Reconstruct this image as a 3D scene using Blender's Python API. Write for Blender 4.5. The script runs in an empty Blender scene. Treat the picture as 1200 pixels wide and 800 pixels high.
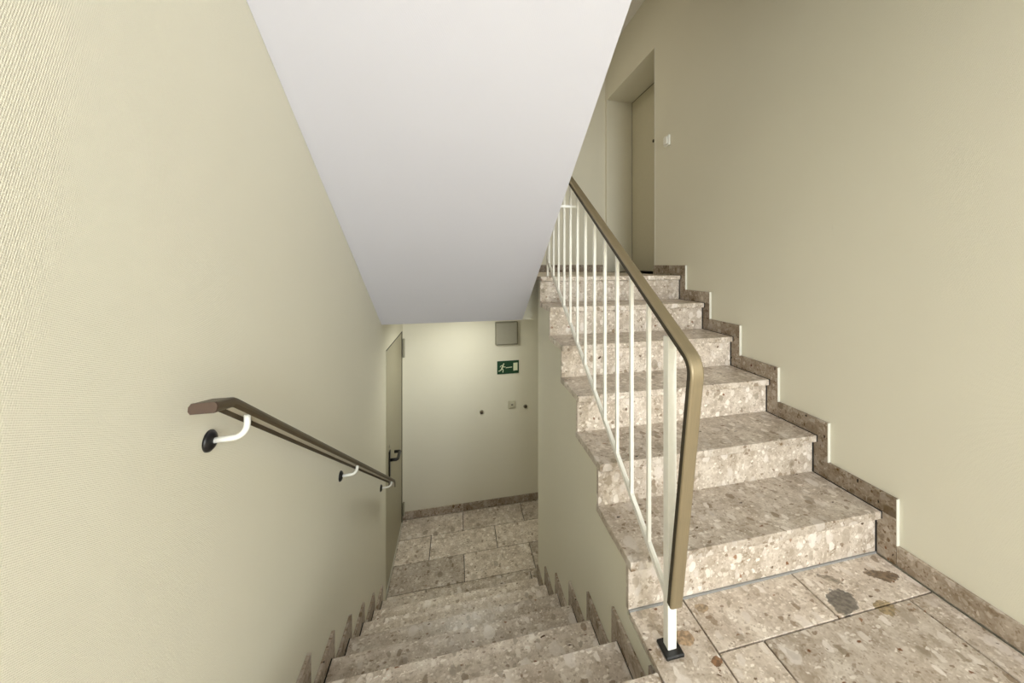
import bpy, bmesh, math, random
from mathutils import Vector, Matrix
random.seed(7)
S = bpy.context.scene
C = S.collection

# ------------------------------------------------------------------ camera
cam = bpy.data.cameras.new('camera'); cam_o = bpy.data.objects.new('camera', cam); C.objects.link(cam_o)
CAM_YAW, CAM_H = 0.2502, 1.1349
cam.sensor_width = 36.0; cam.lens = 36.0 * 454.8 / 1200.0
cam.shift_x = -52.8 / 1200.0; cam.shift_y = -90.7 / 1200.0
cam.clip_start = 0.02
cam_o.location = (0, 0, CAM_H); cam_o.rotation_euler = (math.pi / 2, 0, -CAM_YAW)
S.camera = cam_o

# ------------------------------------------------------------------ sky and daylight
W = bpy.data.worlds.new('sky'); S.world = W; W.use_nodes = True
W.node_tree.nodes['Background'].inputs[0].default_value = (0.80, 0.90, 1.0, 1)
W.node_tree.nodes['Background'].inputs[1].default_value = 1.0


def area(name, loc, rot, sx, sy, power, col):
    l = bpy.data.lights.new(name, 'AREA'); l.shape = 'RECTANGLE'; l.size = sx; l.size_y = sy
    l.energy = power; l.color = col
    o = bpy.data.objects.new(name, l); C.objects.link(o); o.location = loc; o.rotation_euler = rot
    return o


# daylight entering through the landing window behind the camera
WIN = dict(x0=-0.05, x1=1.55, z0=0.15, z1=2.15, y=-4.20)
area('window_daylight', ((WIN['x0'] + WIN['x1']) / 2, WIN['y'] + 0.02, (WIN['z0'] + WIN['z1']) / 2), (math.pi / 2, 0, 0),
     WIN['x1'] - WIN['x0'] - .06, WIN['z1'] - WIN['z0'] - .06, 118, (0.93, 0.98, 1.0))

LOWER_FILL, UPPER_FILL, LANDING_FILL = 5.0, 7.0, 38.0     # watts of the added, unseen fill lamps

S.view_settings.view_transform = 'Standard'
S.view_settings.look = 'None'
S.view_settings.gamma = 1.0
S.view_settings.use_curve_mapping = False
S.view_settings.exposure = 0.17

# ------------------------------------------------------------------ measures
R = 0.175          # riser
G = 0.28           # going
Y1 = 1.1715        # first riser of the ascending flight
OV = 0.0239        # nosing overhang
XW = 1.611         # right wall
XL = -0.530        # left wall
XM = 0.547         # middle wall (under the ascending flight)
XT = 0.5375        # free end of the ascending treads
YB = 4.11          # back wall
YN = 0.978         # landing edge above the descending flight
YF = -4.20         # window wall behind the camera
ZL = -8 * R        # lower floor
ZU = 6 * R         # upper floor
SK, SKW, SKT = 0.075, 0.0735, 0.014     # skirting height, return width, thickness


# ------------------------------------------------------------------ node helpers
def mat(name):
    m = bpy.data.materials.new(name); m.use_nodes = True
    nt = m.node_tree; b = nt.nodes['Principled BSDF']
    return m, nt, b


def lnk(nt, a, b): nt.links.new(a, b)


def nd(nt, t, **kw):
    n = nt.nodes.new(t)
    for k, v in kw.items(): setattr(n, k, v)
    return n


def mth(nt, op, a, b=None, c=None):
    n = nd(nt, 'ShaderNodeMath', operation=op)
    for i, v in enumerate((a, b, c)):
        if v is None: continue
        if hasattr(v, 'links'): lnk(nt, v, n.inputs[i])
        else: n.inputs[i].default_value = v
    return n.outputs[0]


def mixc(nt, fac, a, b):
    n = nd(nt, 'ShaderNodeMix', data_type='RGBA')
    for i, v in ((0, fac), (6, a), (7, b)):
        if hasattr(v, 'links'): lnk(nt, v, n.inputs[i])
        else: n.inputs[i].default_value = v if i == 0 else (*v, 1)
    return n.outputs[2]


def ramp(nt, fac, stops, mode='LINEAR'):
    n = nd(nt, 'ShaderNodeValToRGB'); n.color_ramp.interpolation = mode
    e = n.color_ramp.elements
    while len(e) < len(stops): e.new(0.5)
    for i, (p, c) in enumerate(stops):
        e[i].position = p; e[i].color = (*c, 1) if len(c) == 3 else c
    lnk(nt, fac, n.inputs[0]); return n.outputs[0]


def sm(nt, v, lo, hi, a=0.0, b=1.0):
    n = nd(nt, 'ShaderNodeMapRange', interpolation_type='SMOOTHSTEP')
    lnk(nt, v, n.inputs[0]); n.inputs[1].default_value = lo; n.inputs[2].default_value = hi
    n.inputs[3].default_value = a; n.inputs[4].default_value = b
    return n.outputs[0]


def srgb(r, g, b):
    f = lambda c: (c / 255 / 12.92) if c / 255 <= .04045 else ((c / 255 + .055) / 1.055) ** 2.4
    return (f(r), f(g), f(b))


def plain(name, col, rough=0.5, metal=0.0, noise=0.0):
    m, nt, b = mat(name)
    b.inputs['Roughness'].default_value = rough; b.inputs['Metallic'].default_value = metal
    tc = nd(nt, 'ShaderNodeNewGeometry')
    n = nd(nt, 'ShaderNodeTexNoise'); n.inputs['Scale'].default_value = 35; n.inputs['Detail'].default_value = 3
    lnk(nt, tc.outputs['Position'], n.inputs['Vector'])
    k = noise if noise else 0.05
    c = mixc(nt, n.outputs[0], tuple(x * (1 - k) for x in col), tuple(min(1, x * (1 + k)) for x in col))
    lnk(nt, c, b.inputs['Base Color'])
    return m


def wallpaper(name, col, bump=0.45, period=0.0046):
    """painted woven glass-fibre wallpaper: small diagonal weave, faint mottling"""
    m, nt, b = mat(name)
    geo = nd(nt, 'ShaderNodeNewGeometry'); sp = nd(nt, 'ShaderNodeSeparateXYZ')
    ns = nd(nt, 'ShaderNodeTexNoise'); ns.inputs['Scale'].default_value = 14; ns.inputs['Detail'].default_value = 2
    lnk(nt, geo.outputs['Position'], ns.inputs['Vector'])
    lnk(nt, geo.outputs['Position'], sp.inputs[0])
    u = mth(nt, 'ADD', sp.outputs[0], sp.outputs[1]); v = sp.outputs[2]
    k = 2 * math.pi / period
    dis = mth(nt, 'MULTIPLY', ns.outputs[0], 2.5)
    a = mth(nt, 'SINE', mth(nt, 'ADD', mth(nt, 'MULTIPLY', mth(nt, 'MULTIPLY_ADD', v, 0.55, u), k), dis))
    c = mth(nt, 'SINE', mth(nt, 'MULTIPLY', mth(nt, 'MULTIPLY_ADD', u, -0.45, v), k * 0.95))
    h = mth(nt, 'MULTIPLY', a, c)
    n2 = nd(nt, 'ShaderNodeTexNoise'); n2.inputs['Scale'].default_value = 420; n2.inputs['Detail'].default_value = 2
    lnk(nt, geo.outputs['Position'], n2.inputs['Vector'])
    h = mth(nt, 'ADD', mth(nt, 'MULTIPLY', h, 0.4), n2.outputs[0])
    bp = nd(nt, 'ShaderNodeBump'); bp.inputs['Strength'].default_value = bump; bp.inputs['Distance'].default_value = 0.0018
    lnk(nt, h, bp.inputs['Height']); lnk(nt, bp.outputs[0], b.inputs['Normal'])
    n3 = nd(nt, 'ShaderNodeTexNoise'); n3.inputs['Scale'].default_value = 1.6; n3.inputs['Detail'].default_value = 4
    lnk(nt, geo.outputs['Position'], n3.inputs['Vector'])
    cc = mixc(nt, n3.outputs[0], tuple(x * .965 for x in col), tuple(min(1, x * 1.03) for x in col))
    # sparse tiny scuffs
    n4 = nd(nt, 'ShaderNodeTexNoise'); n4.inputs['Scale'].default_value = 9; n4.inputs['Detail'].default_value = 5
    mp = nd(nt, 'ShaderNodeMapping'); mp.inputs['Scale'].default_value = (1, 1, .35)
    lnk(nt, geo.outputs['Position'], mp.inputs[0]); lnk(nt, mp.outputs[0], n4.inputs['Vector'])
    sc = sm(nt, n4.outputs[0], .74, .80, 0, .25)
    cc = mixc(nt, sc, cc, tuple(x * .55 for x in col))
    lnk(nt, cc, b.inputs['Base Color'])
    b.inputs['Roughness'].default_value = 0.62
    b.inputs['Specular IOR Level'].default_value = 0.35
    return m


def stone(name, gain=1.0, tint=(1, 1, 1), rough=0.33, clasts=(), contrast=.42, sat=.62):
    """polished conglomerate: pale pinkish-beige ground packed with clasts of every size"""
    m, nt, b = mat(name)
    t = lambda r, g, bl: tuple(min(1, x * gain * k) for x, k in zip(srgb(r, g, bl), tint))
    geo = nd(nt, 'ShaderNodeNewGeometry'); oi = nd(nt, 'ShaderNodeObjectInfo')
    cmb = nd(nt, 'ShaderNodeCombineXYZ')
    for i, k in enumerate((17.3, 9.1, 23.7)): lnk(nt, mth(nt, 'MULTIPLY', oi.outputs['Random'], k), cmb.inputs[i])
    va = nd(nt, 'ShaderNodeVectorMath', operation='ADD'); lnk(nt, geo.outputs['Position'], va.inputs[0]); lnk(nt, cmb.outputs[0], va.inputs[1])
    P = va.outputs[0]
    dn = nd(nt, 'ShaderNodeTexNoise'); dn.inputs['Scale'].default_value = 24; dn.inputs['Detail'].default_value = 5; dn.inputs['Roughness'].default_value = .62
    lnk(nt, P, dn.inputs['Vector'])
    ds = nd(nt, 'ShaderNodeVectorMath', operation='MULTIPLY_ADD')
    lnk(nt, dn.outputs['Color'], ds.inputs[0]); ds.inputs[1].default_value = (.034, .034, .034); lnk(nt, P, ds.inputs[2])
    D = ds.outputs[0]

    def layer(scale, sx=(1, 1, 1)):
        mp = nd(nt, 'ShaderNodeMapping'); mp.inputs['Scale'].default_value = sx; mp.inputs['Rotation'].default_value = (.3, .2, scale)
        lnk(nt, D, mp.inputs[0])
        v = nd(nt, 'ShaderNodeTexVoronoi'); v.inputs['Scale'].default_value = scale
        lnk(nt, mp.outputs[0], v.inputs['Vector'])
        s = nd(nt, 'ShaderNodeSeparateColor'); lnk(nt, v.outputs['Color'], s.inputs[0])
        return v.outputs['Distance'], s.outputs[0], s.outputs[1]

    nb = nd(nt, 'ShaderNodeTexNoise'); nb.inputs['Scale'].default_value = 12; nb.inputs['Detail'].default_value = 6; nb.inputs['Roughness'].default_value = .7
    lnk(nt, P, nb.inputs['Vector'])
    col = ramp(nt, nb.outputs[0], [(.3, t(158, 142, 122)), (.5, t(188, 173, 156)), (.7, t(208, 197, 182))])
    # fine grit
    d, r1, r2 = layer(130)
    c = ramp(nt, r1, [(0, t(136, 114, 92)), (.08, t(168, 150, 129)), (.35, t(190, 176, 160)), (.75, t(206, 195, 182)), (.93, t(228, 221, 210))], 'CONSTANT')
    col = mixc(nt, sm(nt, d, .30, .62, .5, 0), col, c)
    # small clasts
    d, r1, r2 = layer(50, (1, 1.6, 1.2))
    c = ramp(nt, r1, [(0, t(134, 112, 90)), (.06, t(160, 143, 122)), (.22, t(186, 171, 154)), (.5, t(204, 192, 178)), (.75, t(178, 163, 143)), (.88, t(222, 213, 201))], 'CONSTANT')
    msk = mth(nt, 'MULTIPLY', sm(nt, d, .36, .50, .7, 0), sm(nt, r2, .38, .44))
    col = mixc(nt, msk, col, c)
    # middling clasts
    d, r1, r2 = layer(21, (1.6, 1, 1.15))
    c = ramp(nt, r1, [(0, t(142, 123, 101)), (.10, t(198, 187, 176)), (.36, t(170, 154, 135)), (.52, t(212, 202, 190)), (.8, t(156, 142, 123)), (.88, t(220, 210, 200))], 'CONSTANT')
    c = mixc(nt, mth(nt, 'MULTIPLY', nb.outputs[0], .2), c, col)
    msk = mth(nt, 'MULTIPLY', sm(nt, d, .36, .45, .8, 0), sm(nt, r2, .55, .60))
    col = mixc(nt, msk, col, c)
    # large clasts
    d, r1, r2 = layer(10.5, (1.45, 1, 1.1))
    c = ramp(nt, r1, [(0, t(152, 138, 121)), (.22, t(206, 195, 184)), (.6, t(172, 157, 139)), (.8, t(214, 205, 196))], 'CONSTANT')
    c = mixc(nt, mth(nt, 'MULTIPLY', nb.outputs[0], .3), c, col)
    msk = mth(nt, 'MULTIPLY', sm(nt, d, .30, .37, .8, 0), sm(nt, r2, .66, .70))
    col = mixc(nt, msk, col, c)
    # sparse rust and near-black chips
    d, r1, r2 = layer(30, (1, 1.9, 1))
    c = ramp(nt, r1, [(0, t(128, 84, 54)), (.35, t(84, 68, 56)), (.6, t(150, 108, 74)), (.8, t(108, 90, 72))], 'CONSTANT')
    msk = mth(nt, 'MULTIPLY', sm(nt, d, .16, .28, .85, 0), sm(nt, r2, .91, .925))
    col = mixc(nt, msk, col, c)
    # cloudy veining and a tone of its own for every slab
    nv = nd(nt, 'ShaderNodeTexNoise'); nv.inputs['Scale'].default_value = 5; nv.inputs['Detail'].default_value = 5
    lnk(nt, P, nv.inputs['Vector'])
    hv = nd(nt, 'ShaderNodeHueSaturation')
    lnk(nt, mth(nt, 'ADD', mth(nt, 'MULTIPLY_ADD', oi.outputs['Random'], .28, .87), mth(nt, 'MULTIPLY_ADD', nv.outputs[0], .34, -.17)), hv.inputs['Value'])
    lnk(nt, col, hv.inputs['Color']); hv.inputs['Saturation'].default_value = sat
    ct = nd(nt, 'ShaderNodeBrightContrast'); lnk(nt, hv.outputs[0], ct.inputs[0]); ct.inputs[2].default_value = contrast; ct.inputs[1].default_value = contrast * .02
    col = ct.outputs[0]
    # a few pebbles with a place of their own
    for (cx, cy, ca, la, lb, cc) in clasts:
        sp = nd(nt, 'ShaderNodeSeparateXYZ')
        wv = nd(nt, 'ShaderNodeVectorMath', operation='MULTIPLY_ADD')
        lnk(nt, dn.outputs['Color'], wv.inputs[0]); wv.inputs[1].default_value = (.075, .075, 0); lnk(nt, geo.outputs['Position'], wv.inputs[2])
        lnk(nt, wv.outputs[0], sp.inputs[0])
        dx = mth(nt, 'SUBTRACT', sp.outputs[0], cx + .0375); dy = mth(nt, 'SUBTRACT', sp.outputs[1], cy + .0375)
        a = mth(nt, 'ADD', mth(nt, 'MULTIPLY', dx, math.cos(ca) / la), mth(nt, 'MULTIPLY', dy, math.sin(ca) / la))
        e = mth(nt, 'ADD', mth(nt, 'MULTIPLY', dx, -math.sin(ca) / lb), mth(nt, 'MULTIPLY', dy, math.cos(ca) / lb))
        rr = mth(nt, 'ADD', mth(nt, 'MULTIPLY', a, a), mth(nt, 'MULTIPLY', e, e))
        n9 = nd(nt, 'ShaderNodeTexNoise'); n9.inputs['Scale'].default_value = 90; n9.inputs['Detail'].default_value = 4
        lnk(nt, P, n9.inputs['Vector'])
        c = mixc(nt, sm(nt, n9.outputs[0], .35, .65), tuple(x * .6 for x in t(*cc)), tuple(min(1, x * 1.25) for x in t(*cc)))
        col = mixc(nt, sm(nt, rr, .85, 1.1, .93, 0), col, c)
    lnk(nt, col, b.inputs['Base Color'])
    rn = ramp(nt, nb.outputs[0], [(.2, (rough - .06,) * 3), (.8, (rough + .1,) * 3)])
    lnk(nt, rn, b.inputs['Roughness'])
    bp = nd(nt, 'ShaderNodeBump'); bp.inputs['Strength'].default_value = .06; bp.inputs['Distance'].default_value = .002
    lnk(nt, nb.outputs[0], bp.inputs['Height']); lnk(nt, bp.outputs[0], b.inputs['Normal'])
    return m


def brushed(name, col, rough):
    m, nt, b = mat(name)
    geo = nd(nt, 'ShaderNodeNewGeometry'); mp = nd(nt, 'ShaderNodeMapping'); mp.inputs['Scale'].default_value = (900, 12, 12)
    lnk(nt, geo.outputs['Position'], mp.inputs[0])
    n = nd(nt, 'ShaderNodeTexNoise'); n.inputs['Scale'].default_value = 1; n.inputs['Detail'].default_value = 2
    lnk(nt, mp.outputs[0], n.inputs['Vector'])
    lnk(nt, mixc(nt, n.outputs[0], tuple(x * .8 for x in col), tuple(min(1, x * 1.15) for x in col)), b.inputs['Base Color'])
    b.inputs['Metallic'].default_value = .4; b.inputs['Roughness'].default_value = rough
    return m


M = dict(
    wall=wallpaper('wall_paint', srgb(236, 232, 214)),
    soffit=wallpaper('soffit_paint', srgb(226, 226, 236), .10, .004),
    ceil=plain('ceiling_paint', srgb(236, 234, 228), .8),
    stone=stone('stair_stone', 1.14, (1, .995, .985)),
    floor=stone('landing_stone', 1.14, (1, .985, .975), clasts=((1.255, 1.028, .5, .058, .042, (112, 106, 98)), (1.50, 1.082, -.45, .060, .026, (122, 104, 84)),
                                        (1.37, .975, .2, .035, .022, (150, 132, 100)), (1.30, 1.11, -.7, .04, .016, (150, 138, 122)), (.72, .96, .9, .022, .012, (128, 92, 60)), (.665, 1.045, .2, .030, .024, (172, 146, 116)), (.785, 1.126, .3, .028, .020, (158, 138, 112)))),
    skirt=stone('skirting_stone', .74, (1.02, .98, .93), .45),  # same stone, rougher; part of its darker tone is shade put into the colour
    grout=plain('dark_grout', srgb(20, 18, 17), .8),
    silicone=plain('grey_silicone', srgb(148, 148, 146), .55),
    black=plain('black_joint', srgb(22, 20, 19), .7),
    caulk=plain('white_caulk', srgb(230, 228, 216), .7),
    white=plain('white_lacquer', srgb(250, 249, 242), .35),
    bronze=brushed('bronze_rail', srgb(152, 138, 110), .33),
    dbronze=brushed('dark_bronze_rail', srgb(88, 76, 58), .40),
    liner=plain('dark_liner', srgb(62, 54, 40), .55),
    barbeige=plain('bar_beige', srgb(176, 168, 148), .5),
    cap=plain('brown_cap', srgb(84, 66, 54), .55),
    plastic=plain('black_plastic', srgb(16, 16, 18), .35),
    door=plain('door_paint', srgb(172, 166, 142), .5),
    door2=plain('upper_door_paint', srgb(208, 202, 178), .5),
    frame=plain('frame_paint', srgb(206, 202, 180), .45),
    steel=plain('hinge_steel', srgb(168, 164, 146), .4, .3),
    box=plain('box_grey', srgb(142, 138, 120), .5),
    boxcover=plain('box_cover_grey', srgb(158, 154, 138), .45),
    green=plain('sign_green', srgb(4, 62, 32), .5),
    signwhite=plain('sign_white', srgb(226, 232, 200), .5),
    brown=plain('dark_button', srgb(58, 48, 34), .5),
    concrete=plain('concrete', srgb(150, 146, 138), .9),
)


# ------------------------------------------------------------------ object helpers
def link(name, bm, m, parent=None, smooth=False):
    bmesh.ops.recalc_face_normals(bm, faces=bm.faces)
    me = bpy.data.meshes.new(name); bm.to_mesh(me); bm.free()
    me.materials.append(M[m])
    if smooth:
        for p in me.polygons: p.use_smooth = True
    o = bpy.data.objects.new(name, me); C.objects.link(o)
    if parent: o.parent = parent
    return o


def add_box(bm, x0, x1, y0, y1, z0, z1, bev=0.0):
    vs = [bm.verts.new(p) for p in ((x0, y0, z0), (x1, y0, z0), (x1, y1, z0), (x0, y1, z0), (x0, y0, z1), (x1, y0, z1), (x1, y1, z1), (x0, y1, z1))]
    fs = [bm.faces.new([vs[i] for i in f]) for f in ((0, 3, 2, 1), (4, 5, 6, 7), (0, 1, 5, 4), (1, 2, 6, 5), (2, 3, 7, 6), (3, 0, 4, 7))]
    if bev:
        es = {e for f in fs for e in f.edges}
        bmesh.ops.bevel(bm, geom=list(es), offset=bev, segments=1, profile=.5, affect='EDGES')


def box(name, dims, m, parent=None, bev=0.0):
    bm = bmesh.new(); add_box(bm, *dims, bev); return link(name, bm, m, parent)


def add_prism_x(bm, pts, x0, x1):
    """outline in (y, z) swept along x"""
    a = [bm.verts.new((x0, y, z)) for y, z in pts]; b = [bm.verts.new((x1, y, z)) for y, z in pts]
    bm.faces.new(a); bm.faces.new(b)
    n = len(pts)
    for i in range(n): bm.faces.new((a[i], a[(i + 1) % n], b[(i + 1) % n], b[i]))


def add_tube(bm, path, r, seg=12, cap=True):
    path = [Vector(p) for p in path]; rings = []
    up = None
    for i, p in enumerate(path):
        t = ((path[min(i + 1, len(path) - 1)] - path[max(i - 1, 0)])).normalized()
        if up is None:
            up = Vector((0, 1, 0)) if abs(t.y) < .9 else Vector((1, 0, 0))
        n = (up - t * up.dot(t)).normalized(); up = n
        q = t.cross(n)
        rings.append([bm.verts.new(p + (n * math.cos(a) + q * math.sin(a)) * r) for a in [2 * math.pi * k / seg for k in range(seg)]])
    for a, b in zip(rings, rings[1:]):
        for k in range(seg): bm.faces.new((a[k], a[(k + 1) % seg], b[(k + 1) % seg], b[k]))
    if cap: bm.faces.new(rings[0]); bm.faces.new(rings[-1])


def add_disc(bm, c, axis, prof, seg=28):
    """lathe: prof = [(distance along axis, radius)]"""
    c = Vector(c); ax = Vector(axis).normalized()
    n = Vector((0, 0, 1)) if abs(ax.z) < .9 else Vector((1, 0, 0)); n = (n - ax * n.dot(ax)).normalized(); q = ax.cross(n)
    rings = [[bm.verts.new(c + ax * d + (n * math.cos(a) + q * math.sin(a)) * r) for a in [2 * math.pi * k / seg for k in range(seg)]] for d, r in prof]
    for a, b in zip(rings, rings[1:]):
        for k in range(seg): bm.faces.new((a[k], a[(k + 1) % seg], b[(k + 1) % seg], b[k]))
    bm.faces.new(rings[0]); bm.faces.new(rings[-1])


def fillet(pts, rad, seg=10):
    """round the inner corners of an open (y, z) polyline"""
    out = [Vector(pts[0])]
    for i in range(1, len(pts) - 1):
        p0, p, p1 = Vector(pts[i - 1]), Vector(pts[i]), Vector(pts[i + 1])
        r = rad[i - 1]
        a = (p0 - p).normalized(); b = (p1 - p).normalized()
        ang = a.angle(b); d = min(r / math.tan(ang / 2), (p0 - p).length * .48, (p1 - p).length * .48)
        s, e = p + a * d, p + b * d
        for k in range(seg + 1):
            t = k / seg
            out.append(s * (1 - t) ** 2 + p * 2 * t * (1 - t) + e * t * t)
    out.append(Vector(pts[-1]))
    return out


def add_flat_sweep(bm, path, xc, prof, flip=1):
    """sweep profile (x offset, depth below the outer face) along a (y, z) path"""
    rings = []
    for i, p in enumerate(path):
        t = (path[min(i + 1, len(path) - 1)] - path[max(i - 1, 0)]).normalized()
        n = Vector((-t.y, t.x)) * flip
        rings.append([bm.verts.new((xc + dx, p.x + n.x * dn, p.y + n.y * dn)) for dx, dn in prof])
    k = len(prof)
    for a, b in zip(rings, rings[1:]):
        for j in range(k): bm.faces.new((a[j], a[(j + 1) % k], b[(j + 1) % k], b[j]))
    bm.faces.new(rings[0]); bm.faces.new(rings[-1])


def empty(name, loc=(0, 0, 0)):
    o = bpy.data.objects.new(name, None); C.objects.link(o); o.location = loc; o.empty_display_size = .1
    return o


def kid(o, parent):
    o.parent = parent; o.matrix_parent_inverse = Matrix.Translation(parent.location).inverted(); return o


def tag(o, label, cat, group=None, kind=None):
    o['label'] = label
    if cat: o['category'] = cat
    if group: o['group'] = group
    if kind: o['kind'] = kind
    return o


def struct(o, label, cat): return tag(o, label, cat, kind='structure')


# ------------------------------------------------------------------ SETTING: walls
bm = bmesh.new()
DL0, DL1, DLT = 3.175, 4.075, 0.478       # lower door opening in the left wall
add_box(bm, XL - .16, XL, YF, DL0, ZL - .2, 3.5)
add_box(bm, XL - .16, XL, DL0, DL1, DLT, 3.5)
add_box(bm, XL - .16, XL - .11, DL0, DL1, ZL - .2, DLT)
add_box(bm, XL - .11, XL, DL0, DL1, ZL - .2, ZL)
add_box(bm, XL - .16, XL, DL1, YB, ZL - .2, 3.5)
struct(link('wall_left', bm, 'wall'), 'tall cream woven-wallpaper wall along the left of the descending steps', 'wall')

DU0, DU1, DUT, DUX = 2.976, 4.062, 2.965, 1.915   # upper door recess in the right wall
bm = bmesh.new()
add_box(bm, XW, DUX + .12, YF, DU0, ZL - .2, 3.5)
add_box(bm, XW, DUX + .12, DU0, DU1, DUT, 3.5)
add_box(bm, XW, DUX + .12, DU1, YB, ZL - .2, 3.5)
add_box(bm, XW, DUX + .12, DU0, DU1, ZL - .2, ZU)
add_box(bm, DUX + .05, DUX + .12, DU0, DU1, ZU, DUT)
struct(link('wall_right', bm, 'wall'), 'large cream woven-wallpaper wall on the right above the stepped skirting', 'wall')

bm = bmesh.new(); add_box(bm, XL - .16, DUX + .12, YB, YB + .2, ZL - .2, 3.5)
struct(link('wall_back', bm, 'wall'), 'cream end wall carrying the green exit sign at the foot of the steps', 'wall')

bm = bmesh.new()
for d in ((XL - .16, WIN['x0'], ZL - .2, 3.5), (WIN['x1'], DUX + .12, ZL - .2, 3.5), (WIN['x0'], WIN['x1'], ZL - .2, WIN['z0']), (WIN['x0'], WIN['x1'], WIN['z1'], 3.5)):
    add_box(bm, d[0], d[1], YF - .2, YF, d[2], d[3])
struct(link('wall_front', bm, 'wall'), 'cream wall with the landing window behind the viewpoint', 'wall')

# window frame in that wall (behind the camera)
win = struct(empty('window_1', ((WIN['x0'] + WIN['x1']) / 2, YF - .1, WIN['z0'])), 'white framed landing window that lets the daylight in', 'window')
bm = bmesh.new()
x0, x1, z0, z1 = WIN['x0'], WIN['x1'], WIN['z0'], WIN['z1']
add_box(bm, x0, x0 + .05, YF - .12, YF - .06, z0, z1); add_box(bm, x1 - .05, x1, YF - .12, YF - .06, z0, z1)
add_box(bm, x0 + .05, x1 - .05, YF - .12, YF - .06, z0, z0 + .05); add_box(bm, x0 + .05, x1 - .05, YF - .12, YF - .06, z1 - .05, z1)
kid(link('window_frame', bm, 'white'), win)

# middle wall: carries the ascending flight
bm = bmesh.new()
pts = [(YF, ZL - .02), (2.679, ZL - .02), (2.679, ZU - .032), (Y1 + 5 * G + .021, ZU - .032)]
for n in range(5, 0, -1):
    pts += [(Y1 + n * G + .021, n * R - .031), (Y1 + (n - 1) * G + .021, n * R - .031)]
pts += [(Y1 + .021, -.032), (YF, -.032)]
add_prism_x(bm, pts, XM, XW - .002)
struct(link('wall_middle', bm, 'wall'), 'cream plastered wall between the descending steps and the ascending flight', 'wall')

# upper floor slab, its plaster face and the ceiling of the lower floor
bm = bmesh.new()
add_box(bm, XL + .001, XW - .002, 3.003, YB - .001, .6995, ZU - .021)
struct(link('ceiling_lower', bm, 'wall'), 'low pale ceiling above the exit sign and lower door', 'ceiling')
bm = bmesh.new(); add_box(bm, .62, XW - .002, 2.681, 3.0025, .6995, ZU - .032)
struct(link('ceiling_lower', bm, 'ceil'), 'short pale ceiling strip behind the corner of the middle wall', 'ceiling')
bm = bmesh.new(); add_box(bm, XL - .16, DUX + .12, YF - .2, YB + .2, 3.48, 3.62)
struct(link('ceiling', bm, 'ceil'), 'pale top ceiling over the upper floor', 'ceiling')


# ------------------------------------------------------------------ FLOORS
def floor(name, slab, label, tiles, m):
    bm = bmesh.new(); add_box(bm, *slab)
    f = struct(link(name, bm, 'grout'), label, 'floor')
    for (a, b_, c, d, z) in tiles:
        t = .0295 if z == ZU and c < 2.6 else .019
        box('tile', (a + .0027, b_ - .0027, c + .0027, d - .0027, z - t, z), m, f, .0012)
    return f


tl = []
tl += [(.5405, .738, .40, Y1 + .002, 0)]
tl += [(.738, 1.186, .981, Y1 + .002, 0), (1.186, XW - SKT - .004, .981, Y1 + .002, 0)]
tl += [(.738, .894, .69, .981, 0), (.894, 1.48, .69, .981, 0), (1.48, XW - SKT - .004, .69, .981, 0)]
for k, y in enumerate((.10, .395)):
    xs = [.738, 1.186, XW - SKT - .004] if k else [.738, .894, 1.48, XW - SKT - .004]
    for a, b_ in zip(xs, xs[1:]): tl.append((a, b_, y, y + .295, 0))
tl += [(XL + .002, .5405, .69, YN + .002, 0), (XL + .002, .03, .395, .69, 0), (.03, .5405, .395, .69, 0), (.5405, .738, .10, .40, 0)]
for y in [-.19 - .29 * k for k in range(14)]:
    for a, b_ in ((XL + .002, .03), (.03, .61), (.61, 1.19), (1.19, XW - SKT)): tl.append((a, b_, y, y + .29, 0))
tl += [(XL + .002, .03, .10, .395, 0), (.03, .5405, .10, .395, 0)]
bm = bmesh.new()
floor('floor', (XL + .001, XW - .003, YF + .001, .93, -.030, -.017), 'half landing floor of beige conglomerate stone tiles at lower right', tl, 'floor')
bpy.data.objects['floor'].data
# grout bed under the part of the landing beyond the steps
f0 = bpy.data.objects['floor']
bm = bmesh.new(); bm.from_mesh(f0.data); add_box(bm, XT + .014, XW - .003, .93, Y1 + .019, -.030, -.017); bm.to_mesh(f0.data); bm.free()

tl = []
for (y0, y1, xs) in ((3.80, YB - SKT, (XL + .002, .05, .637, 1.22, XW - .004)), (3.492, 3.80, (XL + .002, -.24, .345, .93, 1.52, XW - .004)),
                     (3.184, 3.492, (XL + .002, .052, .63, 1.21, XW - .004)), (2.92, 3.184, (XL + .002, -.24, .345, .93, XW - .004)), (2.69, 2.92, (.545, .93, XW - .004))):
    for a, b_ in zip(xs, xs[1:]): tl.append((a, b_, y0, y1, ZL))
floor('floor', (XL + .001, XW - .003, 2.681, YB - .001, ZL - .05, ZL - .017), 'lower floor of darker conglomerate stone tiles at the foot of the steps', tl, 'stone')

tl = [(XT, XW - SKT - .002, Y1 + 5 * G - OV, 2.88, ZU)]
for (y0, y1, xs) in ((2.88, 3.19, (XT, .9, 1.48, XW - .004)), (3.19, 3.5, (XL + .002, .05, .63, 1.2, XW - .004)), (3.5, 3.8, (XL + .002, -.2, .36, .9, 1.5, XW - .004)), (3.8, YB - SKT, (XL + .002, .05, .63, 1.2, XW - .004))):
    for a, b_ in zip(xs, xs[1:]): tl.append((a, b_, y0, y1, ZU))
floor('floor', (XT + .012, XW - .003, Y1 + 5 * G + .022, YB - .001, ZU - .0205, ZU - .0185), 'upper floor of conglomerate stone at the head of the ascending steps', tl, 'stone')

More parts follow.
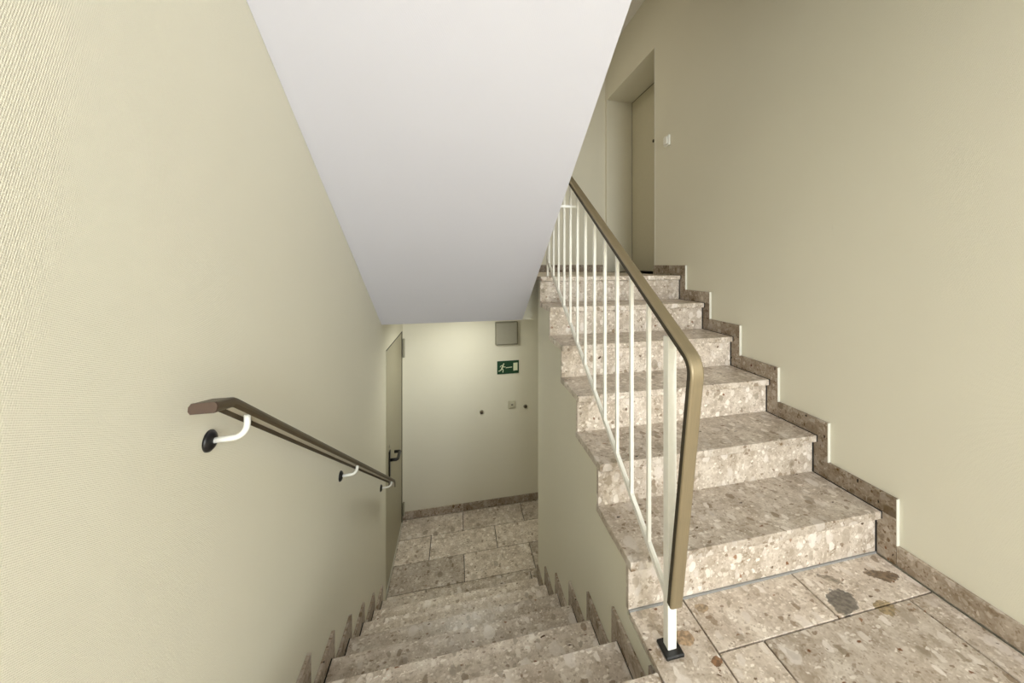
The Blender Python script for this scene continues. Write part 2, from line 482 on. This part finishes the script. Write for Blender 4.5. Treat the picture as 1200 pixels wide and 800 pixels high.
# ------------------------------------------------------------------ ASCENDING STAIRCASE
up = empty('staircase', (1.07, Y1, 0))
tag(up, 'six-step beige conglomerate stone flight rising on the right behind the railing', 'staircase')
XE = XW - SKT - .0045
for n in range(1, 7):
    y = Y1 + (n - 1) * G
    if n < 6:
        kid(box('tread', (XT, XE, y - OV, y + G + .019, n * R - .030, n * R), 'stone', None, .0022), up)
    kid(box('riser', (XT + .003, XE, y, y + .0195, (n - 1) * R + .0005, n * R - .0325), 'stone', None), up)
    # dark silicone joints against the skirting
    kid(box('joint', (XE, XE + .0042, y - OV + .0005, y + G - .0005, n * R - .028, n * R + .0012) if n < 6 else (XE, XE + .0042, y - OV, 2.97, ZU - .028, ZU + .001), 'black'), up)
    kid(box('joint', (XE - .0005, XE + .0042, y - .004, y + .0005, (n - 1) * R, n * R - .029), 'black'), up)
kid(tag(box('joint', (XT + .004, XE, Y1 - .006, Y1 - .0003, .0002, .006), 'silicone'), 'grey silicone joint along the foot of the first riser', None), up)

# ------------------------------------------------------------------ RIGHT SKIRTING (stepped)
bb = struct(empty('baseboard_right', (XW, Y1, 0)), 'stepped brown stone skirting on the right wall beside the ascending steps', 'skirting')
xa, xb = XW - SKT, XW - .0004


def skirt_piece(parent, x0, x1, y0, y1, z0, z1):
    return kid(box('skirting_stone', (x0, x1, y0 + .0006, y1 - .0006, z0 + .0004, z1 - .0004), 'skirt', None, .0010), parent)


skirt_piece(bb, xa, xb, .35, Y1 - SKW, 0, SK); skirt_piece(bb, xa, xb, YF + .01, .35, 0, SK)
for n in range(1, 7):
    y = Y1 + (n - 1) * G
    skirt_piece(bb, xa, xb, y - SKW, y + (.0 if n else 0), (n - 1) * R, n * R)
    skirt_piece(bb, xa, xb, y - SKW, (y + G - SKW) if n < 6 else DU0 - .002, n * R, n * R + SK)
    kid(tag(box('caulk', (xa + .0002, xb, y - SKW - .0022, y - SKW + .0005, (n - 1) * R + SK, n * R + SK), 'caulk'), 'white caulk line along the edge of the skirting', None), bb)

# ------------------------------------------------------------------ DESCENDING STAIRCASE
dn_ = empty('staircase', (0, YN, ZL))
tag(dn_, 'steep stone flight of worn beige treads descending between two walls to the lower floor', 'staircase')
TX0, TX1 = XL + .018, XM - .0115
for n in range(0, 8):
    yf = YN - .022 + G * n              # face of the riser that drops from tread n
    if n:
        kid(box('tread', (TX0, TX1, yf - G - .020, YN + G * n, -n * R - .030, -n * R), 'stone', None, .0022), dn_)
        for (a, b_) in ((TX0 - .004, TX0), (TX1, TX1 + .0035)):
            kid(box('joint', (a, b_, yf - G, YN + G * n - .001, -n * R - .028, -n * R + .001), 'black'), dn_)
    else:
        kid(box('tread', (TX0, TX1, YN - .09, YN, -.0295, -.0188), 'stone', None), dn_)
    kid(box('riser', (TX0, TX1, yf - .0195, yf, -(n + 1) * R + .0005, -n * R - .0305), 'stone'), dn_)
bm = bmesh.new()
pts = [(YN - .30, -.06)]
for n in range(0, 8):
    yf = YN - .022 + G * n - .021
    pts += [(yf, -n * R - .032), (yf, -(n + 1) * R - .0315)]
pts += [(YN - .022 + 7 * G - .021, ZL - .045), (YN + 6 * G, ZL - .045), (YN - .30, -.30)]
add_prism_x(bm, pts, XL + .004, XM - .004)
kid(link('stair_body', bm, 'concrete'), dn_)


def down_skirting(name, label, x0, x1, side):
    s = struct(empty(name, (x0, YN, 0)), label, 'skirting')
    ymax = 2.677 if side == 'r' else DL0 - .05
    for n in range(0, 8):
        yf = YN - .022 + G * n
        if n and yf - G + SKW < ymax: skirt_piece(s, x0, x1, yf - G + SKW, min(yf + SKW, ymax), -n * R, -n * R + SK)
        if yf + .02 < ymax: skirt_piece(s, x0, x1, yf + .0005, min(yf + SKW, ymax), -(n + 1) * R, -n * R - (.032 if n == 0 else 0))
    return s


down_skirting('baseboard_left', 'brown stone skirting teeth on the left wall beside the descending steps', XL + .0004, XL + .0135, 'l')
down_skirting('baseboard_middle', 'brown stone skirting teeth on the middle wall beside the descending steps', XM - .0105, XM - .0004, 'r')

b = struct(empty('baseboard_back', (0, YB, ZL)), 'low stone skirting of the end wall below the exit sign', 'skirting')
for a, c in ((XL + .001, .05), (.05, .80), (.80, XW - .003)): kid(box('skirting_stone', (a + .001, c - .001, YB - SKT, YB - .0004, ZL, ZL + SK), 'skirt', None, .001), b)
b = struct(empty('baseboard_back', (0, YB, ZU)), 'dark stone skirting of the end wall behind the balusters on the upper floor', 'skirting')
for a, c in ((XL + .001, .40), (.40, 1.0), (1.0, XW - .003)): kid(box('skirting_stone', (a + .001, c - .001, YB - SKT, YB - .0004, ZU, ZU + SK), 'skirt', None, .001), b)

# ------------------------------------------------------------------ FLIGHT OVERHEAD (white soffit)
SY, SZ, SS = 3.002, .7005, .6085
bm = bmesh.new()
pts = [(SY - .001, SZ), (.40, SZ + SS * (SY - .40)), (YF + .002, SZ + SS * (SY - .40)), (YF + .002, 2.45)]
for n in range(7, -1, -1):
    y = 2.72 - G * n
    pts += [(y, 1.05 + R * (n + 1)), (y, 1.05 + R * n)]
pts += [(SY - .001, 1.05)]
add_prism_x(bm, pts, XL + .001, .487)
add_box(bm, .487, XW - .002, YF + .002, .40, 2.25, 2.45)
ov = link('staircase', bm, 'soffit')
tag(ov, 'smooth white sloping underside of the next flight hanging over the descending steps', 'staircase')

# ------------------------------------------------------------------ RAILING
rx = .606
rail = empty('stair_railing', (rx, 1.027, 0))
tag(rail, 'white metal stair railing with bronze handrail on the free side of the ascending steps', 'railing')
NY = 1.027
bm = bmesh.new(); add_box(bm, rx - .014, rx + .014, NY - .014, NY + .014, .010, .922, .0015)
newel = kid(link('newel_post', bm, 'white'), rail)
bm = bmesh.new(); add_box(bm, rx - .029, rx + .029, NY - .034, NY + .029, .0004, .011, .003)
bp_ = kid(link('floor_plate', bm, 'plastic'), newel); bp_['label'] = 'black foot plate'
HS = .618
ztop = lambda y: .945 + HS * (y - .989)
outer = fillet([(2.665, ztop(2.665)), (.881, .8788), (.9885, .152)], [.075], 14)
prof = [(-.0135, 0), (.0135, 0), (.018, .0018), (.020, .005), (.020, .0065), (-.020, .0065), (-.020, .005), (-.018, .0018)]
bm = bmesh.new(); add_flat_sweep(bm, outer, rx, prof, 1)
kid(link('handrail', bm, 'bronze', None, False), rail)
liner = fillet([(2.663, ztop(2.663)), (.881, .8788), (.9884, .1525)], [.075], 14)
bm = bmesh.new(); add_flat_sweep(bm, liner, rx, [(-.0196, .0066), (.0196, .0066), (.0192, .022), (.017, .024), (-.017, .024), (-.0192, .022)], 1)
kid(tag(link('rail_liner', bm, 'liner'), 'dark brown underside of the handrail', None), rail)
inner = fillet([(2.655, ztop(2.655)), (.881, .8788), (.981, .215)], [.075], 14)
bm = bmesh.new(); add_flat_sweep(bm, inner, rx, [(-.014, .0242), (.014, .0242), (.014, .0275), (-.014, .0275)], 1)
kid(link('flat_bar', bm, 'white'), rail)
zb = lambda y: .163 + .637 * (y - 1.066)
bm = bmesh.new()
add_prism_x(bm, [(NY + .014, zb(NY + .014) - .011), (2.628, zb(2.628) - .011), (2.628, zb(2.628) + .011), (NY + .014, zb(NY + .014) + .011)], rx - .007, rx + .007)
kid(link('bottom_rail', bm, 'white'), rail)
for k in range(1, 13):
    y = NY + .1306 * k
    bm = bmesh.new()
    h = .006
    add_prism_x(bm, [(y - h, zb(y - h) + .0112), (y + h, zb(y + h) + .0112), (y + h, ztop(y + h) - .0335), (y - h, ztop(y - h) - .0335)], rx - h, rx + h)
    kid(link('baluster', bm, 'white'), rail)
bm = bmesh.new(); add_box(bm, rx - .007, rx + .007, 2.629, 2.643, ZU + .0005, ztop(2.642) - .030, .001)
kid(link('newel_post', bm, 'white'), rail)
ya = NY + .1306 * 7
bm = bmesh.new(); add_box(bm, .4885, rx - .0062, ya - .005, ya + .005, 1.428, 1.440)
kid(link('anchor_bar', bm, 'white'), rail)

# ------------------------------------------------------------------ WALL HANDRAIL (left)
hr = empty('wall_handrail', (XL, 1.014, .747))
tag(hr, 'dark bronze handrail on white curved brackets along the left wall', 'handrail')
hx = -.457
path = fillet([(.864, .877), (.925, .866), (2.990, -.412), (3.002, -.462)], [.05, .02], 8)
hw = .0225
prof = [(-hw + .006, 0), (hw - .006, 0), (hw - .0015, .002), (hw, .007), (hw, .013), (hw - .002, .017), (hw - .004, .0195), (hw - .0055, .0075), (-hw + .0055, .0075), (-hw + .004, .0195), (-hw + .002, .017), (-hw, .013), (-hw, .007), (-hw + .0015, .002)]
bm = bmesh.new(); add_flat_sweep(bm, path, hx, prof, -1)
kid(link('rail', bm, 'dbronze'), hr)
path2 = fillet([(.868, .877), (.925, .866), (2.990, -.412), (3.001, -.459)], [.05, .02], 8)
bm = bmesh.new(); add_flat_sweep(bm, path2, hx, [(-hw + .0058, .0077), (hw - .0058, .0077), (hw - .0058, .0100), (-hw + .0058, .0100)], -1)
kid(tag(link('flat_bar', bm, 'barbeige'), 'pale flat bar in the underside of the rail', None), hr)
bm = bmesh.new()
add_flat_sweep(bm, [Vector((.858, .878)), Vector((.8638, .877))], hx, [(-hw + .004, 0), (hw - .004, 0), (hw, .006), (hw, .014), (hw - .004, .0195), (-hw + .004, .0195), (-hw, .014), (-hw, .006)], -1)
kid(tag(link('end_cap', bm, 'cap'), 'brown end cap', None), hr)
for (y, z) in ((1.014, .747), (1.994, .151), (2.968, -.450)):
    arc = [(XL + .010, y, z), (XL + .045, y, z + .002)]
    cx_, cz_ = XL + .045, z + .002
    ex = hx - cx_
    for k in range(1, 9):
        a = k / 8 * math.pi / 2
        arc.append((cx_ + ex * math.sin(a), y, cz_ + .030 * (1 - math.cos(a))))
    ztopr = .866 - .619 * (y - .925)
    arc.append((hx, y, ztopr - (.010 * 1.19) - .001))
    bm = bmesh.new(); add_tube(bm, arc, .0064, 12)
    br = kid(link('bracket', bm, 'white', None, True), hr)
    bm = bmesh.new(); add_disc(bm, (XL + .0003, y, z), (1, 0, 0), [(0, .0235), (.004, .0232), (.009, .018), (.0115, .010)])
    ro = kid(link('rosette', bm, 'plastic', None, True), br); ro['label'] = 'black wall rosette'

# ------------------------------------------------------------------ LOWER DOOR (left wall)
d1 = struct(empty('door_1', (XL, 3.6, ZL)), 'grey-beige steel door in the left wall at the foot of the steps', 'door')
kid(box('door_leaf', (XL - .055, XL - .004, DL0 + .012, DL1 - .012, ZL + .006, DLT - .012), 'door', None, .002), d1)
bm = bmesh.new()
for d in ((DL0 - .0, DL0 + .011, ZL, DLT), (DL1 - .010, DL1, ZL, DLT), (DL0, DL1, DLT - .011, DLT)):
    add_box(bm, XL - .10, XL - .0002, *d)
kid(tag(link('door_gap_shade', bm, 'black'), 'dark shadow gap around the leaf', None), d1)  # black strips stand in for the shade in the gap round the leaf
kid(box('frame_edge', (XL - .02, XL + .003, DL0 - .012, DL0 - .0003, ZL + .001, DLT), 'frame'), d1)
hy = 3.345
hp = kid(box('handle_plate', (XL - .0035, XL + .006, hy - .022, hy + .022, -.57, -.36), 'plastic', None, .002), d1)
bm = bmesh.new()
add_tube(bm, [(XL + .005, hy, -.435), (XL + .05, hy, -.435), (XL + .058, hy + .008, -.435), (XL + .06, hy + .02, -.435), (XL + .06, hy + .13, -.435), (XL + .055, hy + .14, -.435), (XL + .015, hy + .142, -.435)], .0125, 10)
lv = kid(link('door_handle', bm, 'plastic', None, True), hp); lv['label'] = 'black U-shaped lever handle'
bm = bmesh.new(); add_disc(bm, (XL - .0035, hy, -.325), (1, 0, 0), [(0, .012), (.006, .012), (.007, .009)], 16)
kid(link('lock_rosette', bm, 'steel'), d1)
for (a, c) in ((.215, .40), (-1.345, -1.215)):
    bm = bmesh.new(); add_tube(bm, [(XL + .012, YB - .030, a), (XL + .012, YB - .030, c)], .011, 12)
    kid(link('hinge', bm, 'steel'), d1)

# ------------------------------------------------------------------ UPPER DOOR (right wall recess)
d2 = struct(empty('door_2', (DUX, 3.5, ZU)), 'plain beige flat door deep in the recess at the head of the ascending steps', 'door')
kid(box('door_leaf', (DUX, DUX + .045, DU0 + .004, DU1 - .010, ZU + .012, DUT - .008), 'door2', None, .002), d2)
bm = bmesh.new()
add_box(bm, DUX + .002, DUX + .048, DU1 - .0095, DU1 - .001, ZU + .001, DUT - .001)
add_box(bm, DUX + .002, DUX + .048, DU0 + .001, DU1 - .0095, DUT - .0075, DUT - .001)
add_box(bm, DUX + .002, DUX + .048, DU0 + .001, DU1 - .0095, ZU + .001, ZU + .0115)
kid(tag(link('door_gap', bm, 'black'), 'dark gap around the leaf', None), d2)
bm = bmesh.new(); add_disc(bm, (DUX, 3.555, 2.378), (-1, 0, 0), [(0, .016), (.006, .016), (.008, .011)], 16)
kid(tag(link('peephole', bm, 'brown'), 'small dark peephole', None), d2)
kid(box('corner_bead', (XW - .0016, XW - .0003, DU0 - .014, DU0, ZU + SK, DUT), 'caulk'), d2)
kid(box('threshold', (XW, DUX, DU0 + .001, DU1 - .001, ZU - .018, ZU), 'skirt'), d2)

# ------------------------------------------------------------------ THINGS ON THE END WALL
bx = empty('junction_box', (.50, YB, .41))
tag(bx, 'square grey metal box high on the end wall above the green exit sign', 'box')
kid(box('box_body', (.378, .614, YB - .045, YB - .0004, .288, .530), 'box', None, .006), bx)
kid(box('box_cover', (.388, .604, YB - .053, YB - .0455, .298, .520), 'boxcover', None, .004), bx)

sg = empty('exit_sign', (.515, YB, .045))
tag(sg, 'green emergency exit sign with white running figure and door on the end wall', 'sign')
sx0, sx1, sz0, sz1 = .400, .629, -.0235, .1130
kid(box('sign_panel', (sx0, sx1, YB - .008, YB - .0004, sz0, sz1), 'green', None, .001), sg)


def sq(u, v): return (sx0 + u * (sx1 - sx0), sz1 - v * (sz1 - sz0))


def flat_poly(bm, uv):
    a = [bm.verts.new((sq(*p)[0], YB - .0095, sq(*p)[1])) for p in uv]; b_ = [bm.verts.new((sq(*p)[0], YB - .0081, sq(*p)[1])) for p in uv]
    bm.faces.new(a); bm.faces.new(b_)
    for i in range(len(uv)): bm.faces.new((a[i], a[(i + 1) % len(uv)], b_[(i + 1) % len(uv)], b_[i]))


def limb(bm, p, q, w):
    """a flat bar from p to q (sign units, aspect corrected)"""
    A = (sx1 - sx0) / (sz1 - sz0)
    dx, dy = (q[0] - p[0]) * A, q[1] - p[1]; l = math.hypot(dx, dy); nx, ny = -dy / l * w / A, dx / l * w
    flat_poly(bm, [(p[0] + nx, p[1] + ny), (q[0] + nx, q[1] + ny), (q[0] - nx, q[1] - ny), (p[0] - nx, p[1] - ny)])


bm = bmesh.new()
flat_poly(bm, [(.295 + .030 * math.cos(a), .225 + .052 * math.sin(a)) for a in [k * math.pi / 6 for k in range(12)]])
limb(bm, (.275, .29), (.215, .56), .055)       # trunk
limb(bm, (.265, .32), (.165, .36), .026); limb(bm, (.170, .35), (.135, .46), .024)     # rear arm
limb(bm, (.270, .36), (.315, .48), .026); limb(bm, (.310, .475), (.375, .44), .024)    # front arm
limb(bm, (.215, .55), (.270, .68), .036); limb(bm, (.270, .67), (.260, .88), .030)     # front leg
limb(bm, (.210, .55), (.155, .72), .036); limb(bm, (.160, .71), (.060, .76), .028)     # rear leg
kid(tag(link('running_figure', bm, 'signwhite'), 'white running figure', None), sg)
bm = bmesh.new(); flat_poly(bm, [(.39, .50), (.68, .47), (.68, .525), (.39, .555)])
kid(tag(link('arrow_line', bm, 'signwhite'), 'white line pointing to the door', None), sg)
bm = bmesh.new(); flat_poly(bm, [(.74, .19), (.935, .17), (.935, .77), (.74, .79)])
kid(tag(link('door_symbol', bm, 'signwhite'), 'white upright rectangle standing for a door', None), sg)

sw = empty('light_switch', (.552, YB, -.352))
tag(sw, 'small square cream light switch on the end wall below the exit sign', 'switch')
kid(box('switch_plate', (.514, .592, YB - .012, YB - .0004, -.392, -.312), 'frame', None, .003), sw)
kid(box('switch_rocker', (.528, .578, YB - .019, YB - .0125, -.378, -.326), 'frame', None, .003), sw)
kid(tag(box('switch_mark', (.545, .566, YB - .0205, YB - .0192, -.357, -.346), 'brown'), 'small dark mark on the rocker', None), sw)


def button(x, z, label):
    o = empty('wall_button', (x, YB, z)); tag(o, label, 'button')
    bm = bmesh.new(); add_disc(bm, (x, YB - .0004, z), (0, -1, 0), [(0, .021), (.006, .021), (.010, .017)], 20)
    kid(link('button_ring', bm, 'box'), o)
    bm = bmesh.new(); add_disc(bm, (x, YB - .0106, z), (0, -1, 0), [(0, .0155), (.006, .0145), (.008, .009)], 20)
    kid(link('button_cap', bm, 'brown'), o)


button(.240, -.404, 'round dark button on the end wall, lower left of the light switch')
button(.700, -.386, 'round dark button on the end wall, right of the light switch near the corner')

# ------------------------------------------------------------------ ADDED FILL LAMPS (out of sight, put in to brighten the dim parts)
def added_fill_lamp(x, y, z, r, power, col, label):
    o = empty('added_fill_lamp', (x, y, z)); tag(o, label, 'lamp')
    bm = bmesh.new(); add_disc(bm, (x, y, z - .0004), (0, 0, -1), [(0, r), (.012, r), (.013, r * .97)], 32)
    kid(link('fill_lamp_base', bm, 'white'), o)
    bm = bmesh.new(); add_disc(bm, (x, y, z - .0136), (0, 0, -1), [(0, r * .95), (.010, r * .95), (.016, r * .8)], 32)
    kid(link('fill_lamp_shade', bm, 'opal'), o)
    l = bpy.data.lights.new('fill_lamp_light', 'AREA'); l.shape = 'DISK'; l.size = r * 1.8; l.energy = power; l.color = col
    lo = bpy.data.objects.new('fill_lamp_light', l); C.objects.link(lo); lo.location = (x, y, z - .032); kid(lo, o)


M['opal'] = plain('opal_glass', srgb(240, 238, 230), .4)
added_fill_lamp(.06, 3.50, .6995, .12, LOWER_FILL, (1.0, .99, .88), 'added unseen fill lamp, a flat white disc on the low ceiling over the lower floor')  # added to brighten the lower floor, end wall and last treads
added_fill_lamp(.20, 3.30, 3.48, .17, UPPER_FILL, (1.0, .90, .74), 'added unseen fill lamp, a flat white disc on the top ceiling over the upper floor')  # added to brighten the upper floor

added_fill_lamp(1.10, -1.95, 2.25, .15, LANDING_FILL, (.95, .98, 1.0), 'added unseen fill lamp, a flat white disc on the slab over the half landing')  # added to light the descending treads from above and behind

# ------------------------------------------------------------------ SWITCH ON THE RIGHT WALL
s2 = empty('light_switch', (XW, 2.765, 2.11))
tag(s2, 'white light switch on the right wall beside the recessed upper door', 'switch')
kid(box('switch_plate', (XW - .014, XW - .0004, 2.722, 2.802, 2.068, 2.150), 'white', None, .003), s2)
kid(box('switch_rocker', (XW - .026, XW - .0145, 2.735, 2.789, 2.080, 2.138), 'white', None, .004), s2)
